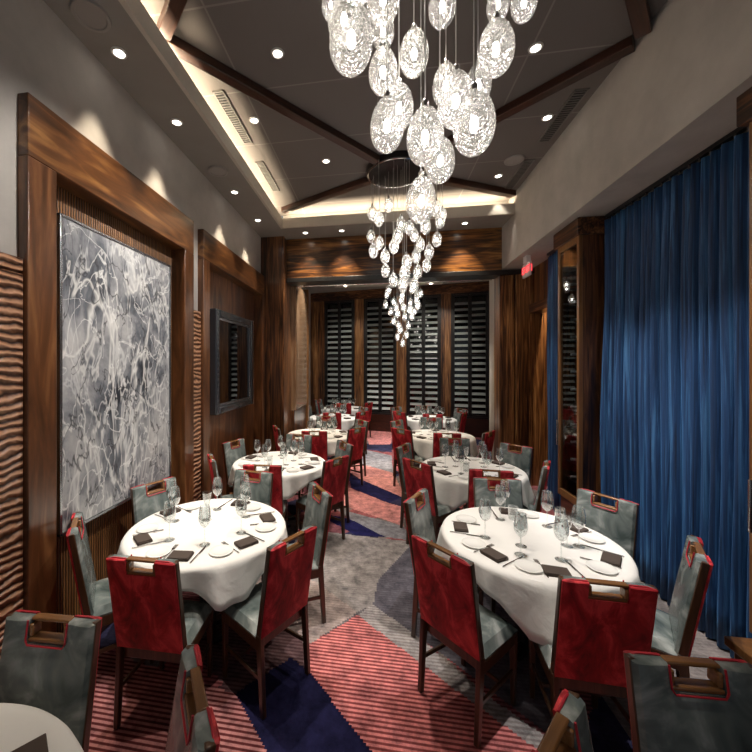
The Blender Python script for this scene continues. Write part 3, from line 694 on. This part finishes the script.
def knife_proto():
    bm = bmesh.new(); bar(bm, (0,-.11,.004), (0,0,.004), .010, .006, .008, .005, side=(1,0,0))
    vs = [(-.006,0),(.008,0),(.009,.07),(.004,.105),(-.004,.115)]
    lo = [bm.verts.new((x,y,.002)) for x,y in vs]; hi = [bm.verts.new((x,y,.0038)) for x,y in vs]
    bm.faces.new(lo[::-1]); bm.faces.new(hi)
    for i in range(5): bm.faces.new((lo[i],lo[(i+1)%5],hi[(i+1)%5],hi[i]))
    o = obj('knife', bm, 'steel'); o['category'] = 'knife'; return o
def glass_proto(kind):
    t = thing('wine_glass' if kind == 'wine' else ('cocktail_glass' if kind == 'flared' else 'water_tumbler'), 'x', 'glass')
    bm = bmesh.new()
    if kind == 'wine':
        lathe(bm, [(0,.0),(.034,.0),(.035,.002),(.012,.005),(.0045,.012),(.004,.11),(.007,.118)], 20); obj('stem', bm, 'drinking_glass', t)
        bm = bmesh.new(); lathe(bm, [(0,.116),(.014,.120),(.032,.140),(.041,.168),(.042,.19),(.037,.225),(.031,.262),(.0295,.262),(.0355,.225),(.0405,.19),(.0395,.168),(.0305,.141),(.013,.122),(0,.118)], 24); obj('bowl', bm, 'drinking_glass', t)
    elif kind == 'flared':
        lathe(bm, [(0,.0),(.034,.0),(.035,.002),(.012,.005),(.0045,.012),(.004,.09),(.006,.098)], 20); obj('stem', bm, 'drinking_glass', t)
        bm = bmesh.new(); lathe(bm, [(0,.096),(.012,.104),(.024,.135),(.031,.175),(.036,.215),(.0345,.215),(.0295,.175),(.0225,.136),(.0105,.106),(0,.1)], 24); obj('bowl', bm, 'drinking_glass', t)
    else:
        lathe(bm, [(0,.0),(.030,.0),(.034,.006),(.037,.10),(.0355,.10),(.0325,.008),(0,.006)], 24); obj('tumbler_wall', bm, 'drinking_glass', t)
    return t
PN, PP, PF, PK = napkin_proto(), plate_proto(), fork_proto(), knife_proto()
PG = {k: glass_proto(k) for k in ('wine','flared','tumbler')}
used = set()
def put(proto, loc, rz, label, group):
    if proto.name in used: return dup(proto, loc, rz, label, group)
    used.add(proto.name); proto.location = loc; proto.rotation_euler = (0,0,rz); proto['label'] = label; proto['group'] = group
    return proto
ZT = .751
def setting(cx_, cy_, a, seat, tn, i, items='npfkg'):
    # local frame: o = outward, s = to the diner's right
    o = Vector((math.cos(a), math.sin(a))); s = Vector((-o.y, o.x)); c = Vector((cx_, cy_)); rz = a+PI/2; j = random.uniform
    def at(r, q): 
        p = c+o*r+s*q; return (p.x, p.y, ZT)
    if 'n' in items: put(PN, at(.44+j(-.01,.01), j(-.02,.02)), rz+j(-.2,.2), f'dark brown folded napkin at the {seat} of {tn}', 'folded napkins')
    if 'p' in items: put(PP, at(.40+j(-.01,.01), -.155), 0, f'small white bread plate at the {seat} of {tn}', 'bread plates')
    if 'k' in items: put(PK, at(.40, .105), rz+j(-.08,.08), f'steel knife at the {seat} of {tn}', 'table knives')
    if 'f' in items: put(PF, at(.40, -.085), rz+j(-.08,.08), f'steel fork at the {seat} of {tn}', 'table forks')
    if 'g' in items: put(PG['wine'], at(.28, .09+j(-.02,.02)), 0, f'tall wine glass at the {seat} of {tn}', 'wine glasses')
SEATS_R = ['near-left seat','near seat','near-right seat','far-right seat','far seat','far-left seat']
SEATS_L = ['near-right seat','near seat','near-left seat','far-left seat','far seat','far-right seat']
TABLES = [ # cx, cy, cloth corner angle, side, description, [chair mids in order A..F or None]
 ('R', 1.03, 2.70, -105, 'the front right table', [(.34,2.05),(1.04,1.85),(1.73,2.27),(1.72,3.06),(1.03,3.36),(.29,2.85)]),
 ('L', -1.25, 2.52, -50, 'the front left table', [(-.49,2.05),(-1.2,1.69),(-1.9,2.01),(-1.88,2.8),(-1.15,3.24),(-.46,2.88)]),
 ('L', -1.2, 4.33, -70, 'the second left table', [(-.44,3.84),(-1.14,3.46),(-1.78,3.66),(-1.88,4.5),(-1.12,5.06),(-.42,4.64)]),
 ('R', 1.07, 4.42, -125, 'the second right table', [(.40,3.85),(1.06,3.64),(1.68,3.95),(1.7,4.82),(1.03,5.14),(.31,4.6)]),
 ('L', -1.0, 6.2, -60, 'the third left table', [(-.33,5.70),(-.95,5.36),(-1.62,5.62),None,(-1.0,6.97),(-.28,6.55)]),
 ('R', 1.03, 6.40, -120, 'the third right table', [(.36,5.75),(1.0,5.5),(1.64,5.72),None,(1.0,7.12),(.33,6.62)]),
 ('L', -1.0, 8.3, -60, 'the fourth left table', [(-.33,7.74),(-.95,7.48),None,(-1.72,8.55),(-1.0,9.02),(-.33,8.6)]),
 ('R', 1.15, 8.4, -120, 'the fourth right table', [(.45,7.85),(1.1,7.6),(1.78,7.95),(1.87,8.64),(1.1,9.12),(.42,8.75)]),
 ('L', -.95, 10.1, -60, 'the farthest left table', [(-.25,9.65),(-.88,9.36),(-1.6,9.7),(-1.72,10.3),None,None]),
 ('L', -1.24, .53, -20, 'the corner table', [(-.55,1.04),None,None,None,(-1.27,1.24),None]),
]
pt = make_table(); tused = False
for ti, (side, cx_, cy_, ca, tn, mids) in enumerate(TABLES):
    lab = f'round table with a dark square column under the cloth, {tn}'
    if not tused: pt.location = (cx_,cy_,0); pt['label'] = lab; tused = True
    else: dup(pt, (cx_,cy_,0), 0, lab)
    o = make_cloth(math.radians(ca)+PI/4, ti+3, .665 if side == 'R' else .645, .30 if side == 'R' else .23); o.location = (cx_,cy_,0); tag(o, f'white linen cloth draped over {tn}', 'tablecloth', 'white tablecloths')
    seats = SEATS_R if side == 'R' else SEATS_L
    for k, m in enumerate(mids):
        if ti == 9:
            if not m: continue
            nm = 'silver-fronted dining chair at the right side of the corner table' if k == 0 else 'silver-fronted dining chair facing the camera behind the corner table'
            chair(m[0], m[1], cx_, cy_, nm, 'dining chairs'); continue
        if m:
            look = 'red-backed' if k in (0,1) or (k == 2 and ti > 1) else 'silver-fronted'
            chair(m[0], m[1], cx_, cy_, f'{look} dining chair at the {seats[k]} of {tn}', 'dining chairs', random.uniform(-3,3)+((0,0,0 if ti < 2 else 10,12,0,-15) if side == 'R' else (0,0,0 if ti < 2 else -18,-4,0,10))[k])
            a = math.atan2(m[1]-cy_, m[0]-cx_)
            setting(cx_, cy_, a, seats[k], tn, k, 'npfkg' if cy_ < 5 else ('npg' if cy_ < 7 else 'ng'))
    if ti == 9:
        setting(cx_, cy_, math.radians(118), 'far side', tn, 0, 'k'); setting(cx_, cy_, math.radians(60), 'right side', tn, 0, 'n')
    else:
        nm = {0:[(505,513,'wine'),(567,546,'flared'),(521,546,'flared'),(513,519,'tumbler'),(560,521,'tumbler')],
              1:[(171,513,'wine'),(245,506,'wine'),(207,520,'flared')]}
        if ti in nm:
            for q, (u, v, kd) in enumerate(nm[ti]):
                x, y = on_z(u, v, ZT); w = {'wine':'wine glass','flared':'flared stemmed glass','tumbler':'short clear tumbler'}[kd]
                put(PG[kd], (x,y,ZT), 0, f'{w}, {ordn(q)} of the loose glasses amid {tn}', 'glasses in the middle of tables')
        else:
            for q, kd in enumerate(('wine','flared','wine','tumbler','flared')):
                a = q*1.256+.4; r = .17
                w = {'wine':'wine glass','flared':'flared stemmed glass','tumbler':'short clear tumbler'}[kd]; ww = ['right','far-right','far-left','near-left','near-right'][q]
                put(PG[kd], (cx_+r*math.cos(a), cy_+r*math.sin(a), ZT), 0, f'{w} {ww} in the centre cluster of {tn}', 'glasses in the middle of tables')
chair(1.04, 1.40, 1.08, .6, 'silver-fronted dining chair facing the camera at bottom right corner', 'dining chairs')
chair(.47, 1.06, 1.08, .55, 'dining chair seen edge on at bottom centre, only its top in view', 'dining chairs')
# ---------------------------------------------------------------- pendants
def pendant_proto(nm, rr=.065, hh=.105):
    bm = bmesh.new(); prof = []
    for i in range(17):
        a = -PI/2+PI*i/16; z = hh*math.sin(a); r = rr*math.cos(a)*(1-.10*math.sin(a)); prof.append((max(0,r) if i not in (0,16) else 0, z))
    bm.free(); return prof
GP = pendant_proto('x')
def shared_meshes():
    d = {}
    for n, mat, prof, seg in (('glass_globe','crackle_glass', GP, 28), ('bulb','bulb_glow', [(0,-.030),(.008,-.027),(.012,-.018),(.012,.006),(.008,.018),(0,.018)], 12), ('lamp_cap','steel', [(0,.075),(.011,.075),(.013,.10),(.013,.122),(.006,.135),(0,.135)], 12)):
        bm = bmesh.new(); lathe(bm, prof, seg); bmesh.ops.recalc_face_normals(bm, faces=bm.faces); me = bpy.data.meshes.new(n); bm.to_mesh(me); bm.free(); me.materials.append(M[mat])
        for p in me.polygons: p.use_smooth = True
        d[n] = me
    return d
SM = shared_meshes()
def pendant(p, scale, top, label, group):
    t = thing('pendant_lamp', label, 'pendant lamp', p, random.uniform(0,6), group); t.scale = (scale,)*3
    for n in ('glass_globe','bulb','lamp_cap'):
        o = bpy.data.objects.new(n, SM[n]); C.objects.link(o); o.parent = t
    bm = bmesh.new(); tube(bm, [(0,0,.13),(0,0,(top-p[2])/scale)], .0022/scale, 6); obj('cord', bm, 'cord_metal', t)
    return t
front = [(331,5,30,2.35),(351,38,70,1.12),(344,18,52,1.45),(383,-2,52,1.5),(383,31,36,2.1),(383,71,46,1.7),(387,125,54,1.45),(399,107,46,1.7),(414,53,46,1.66),(425,136,58,1.33),(440,160,46,1.68),(421,200,47,1.62),(442,6,42,1.85),(446,85,42,1.85),(456,100,56,1.42),(478,84,40,1.95),(474,123,64,1.2),(496,48,55,1.38),(498,4,34,2.2),(524,2,38,2.0),(360,-15,36,2.0)]
fl = []
for i, (u, v, h, zc) in enumerate(front):
    p = at_depth(u, v, zc); sc_ = h*zc/360/.21
    row = 'top edge of the photo' if v < 15 else ('upper part' if v < 75 else ('middle' if v < 150 else 'lowest tip'))
    side_ = 'left' if u < 395 else ('centre' if u < 450 else 'right')
    fl.append((p, sc_, row, side_, u, v))
def pend_labels(lst, cl):
    # rank every lamp of a cluster from top to bottom
    idx = sorted(range(len(lst)), key=lambda i: lst[i][1]); r = {}
    for k, i in enumerate(idx): r[i] = k
    return r
def numword(k):
    tens = {1:'tenth'}; 
    if k < 20: return ordn(k)
    d, e = divmod(k+1, 10); T = {2:'twent',3:'thirt'}[d]
    return T+'ieth' if e == 0 else T+'y-'+ordn(e-1)
rk = pend_labels([(0, f[5]) for f in fl], '')
for i, (p, sc_, row, side_, u, v) in enumerate(fl):
    pendant(p, sc_, ZC-.08, f'large glass pendant lamp of the near cluster, {side_} side, {numword(rk[i])} from the top', 'near cluster pendants')
mid = [(203,147),(135,180),(162,205),(130,277),(255,225),(240,275),(165,305),(225,318),(140,337),(188,360),(290,240),(310,272),(358,235),(418,212),(428,185),(403,160),(405,290),(335,310),(372,342),(318,360),(278,385),(362,398),(190,420),(270,430),(325,425),(222,460),(263,480),(310,480)]
rk = pend_labels(mid, '')
for i, (a, b_) in enumerate(mid):
    u = 340+a/4.178; v = 170+b_/4.178; zc = 4.6+.28*math.sin(i*2.4)
    p = at_depth(u, v, zc); side_ = 'left' if a < 230 else ('centre' if a < 315 else 'right')
    pendant(p, .92+.06*math.sin(i*1.7), ZC-.08, f'small glass pendant lamp of the rear cluster, {side_} side, {numword(rk[i])} from the top', 'rear cluster pendants')
far = [(195,520),(225,550),(260,525),(320,525),(337,515),(190,562),(295,555),(325,565),(212,592),(270,612),(240,600),(310,590),(265,575),(300,612),(225,630),(245,652),(285,650),(252,668),(278,688),(240,697),(262,722),(320,542),(236,575),(292,582),(255,545),(300,500),(205,500)]
rk = pend_labels(far, '')
for i, (a, b_) in enumerate(far):
    u = 340+a/4.178; v = 170+b_/4.178; zc = 8.5+.28*math.sin(i*2.4)
    p = at_depth(u, v, zc); side_ = 'left' if a < 235 else ('centre' if a < 290 else 'right')
    pendant(p, .95, ZS-.06, f'tiny pendant lamp of the farthest cluster, {side_} side, {numword(rk[i])} from the top', 'farthest cluster pendants')
# ---------------------------------------------------------------- lights
WARM = (1,.9,.78)
for (x, y, z, lab) in DLS[:4]: spot(x, y, z, 60, 52, blend=.5, col=(1,.86,.66))
for (x, y, z, lab) in DLS[4:7]: spot(x, y+0, z, 80, 70, blend=.8, col=(1,.82,.6), tgt=(x, y+.25, 2.6))
for (cx_, cy_) in ((1.03,2.7),(-1.2,2.52),(-1.2,4.33),(1.07,4.42)):
    spot(cx_*.85, cy_-.25, ZC, 165, 36, tgt=(cx_, cy_-.1, .75), col=(1,.95,.9))
for (cx_, cy_) in ((-1.0,6.6),(1.03,6.6),(-1.0,8.3),(1.15,8.4),(-.9,10.0),(1.4,10.0)):
    spot(cx_, cy_, ZS if cy_ > 6.5 else ZC, 150, 60, col=(1,.94,.87))
for (x, y) in ((0,1.6),(-.1,2.9),(-.1,4.1),(.0,5.4),(0,7.4),(0,9.3)): spot(x, y, ZC if y < 6 else ZS, 95, 64)  # added fill along the aisle, no fixtures modelled
for y in (8.6,): 
    for x in (-1.0,.3,1.5): spot(x, y, ZS, 60, 60, tgt=(x+.1, 10.9, 1.7))  # added spots that brighten the rear shutters
for y in (2.7, 3.4, 4.0, 5.1): spot(.75, y, ZC, 150, 36, tgt=(2.36, y, .3), col=(1,.95,.9))  # spots added to light the lower curtains, without fixtures
for y in (.9, 2.0, 3.1, 4.9): spot(.1, y, ZC, 140, 56, tgt=(-2.0, y+.1, 2.1), col=(1,.95,.9))  # added wash to brighten the left wall, no fixtures modelled
spot(2.7, 5.85, ZB, 110, 80, tgt=(2.6, 6.28, 1.8), col=(1,.8,.55)); spot(-.9, 7.1, ZS, 110, 50, tgt=(-1.52, 7.1, 2.6)); spot(1.75, 5.6, ZC, 50, 60, tgt=(2.1, 6.28, 1.5))  # the spot at the left jamb is added to brighten its panel
def area(loc, sx, sy, e, rot, col=(1,.82,.58)):
    l = bpy.data.lights.new('strip', 'AREA'); l.shape = 'RECTANGLE'; l.size = sx; l.size_y = sy; l.energy = e; l.color = col
    o = bpy.data.objects.new('cove_light', l); C.objects.link(o); o.location = loc; o.rotation_euler = rot
area((-1.70, 2.1, ZS+.09), .05, 7.2, 60, (PI, 0, 0)); area((.2, 5.86, ZS+.09), 3.4, .05, 30, (PI, 0, 0))
w = bpy.data.worlds.new('world'); sc.world = w; w.use_nodes = True
w.node_tree.nodes['Background'].inputs[0].default_value = (.9,.95,1,1); w.node_tree.nodes['Background'].inputs[1].default_value = .12
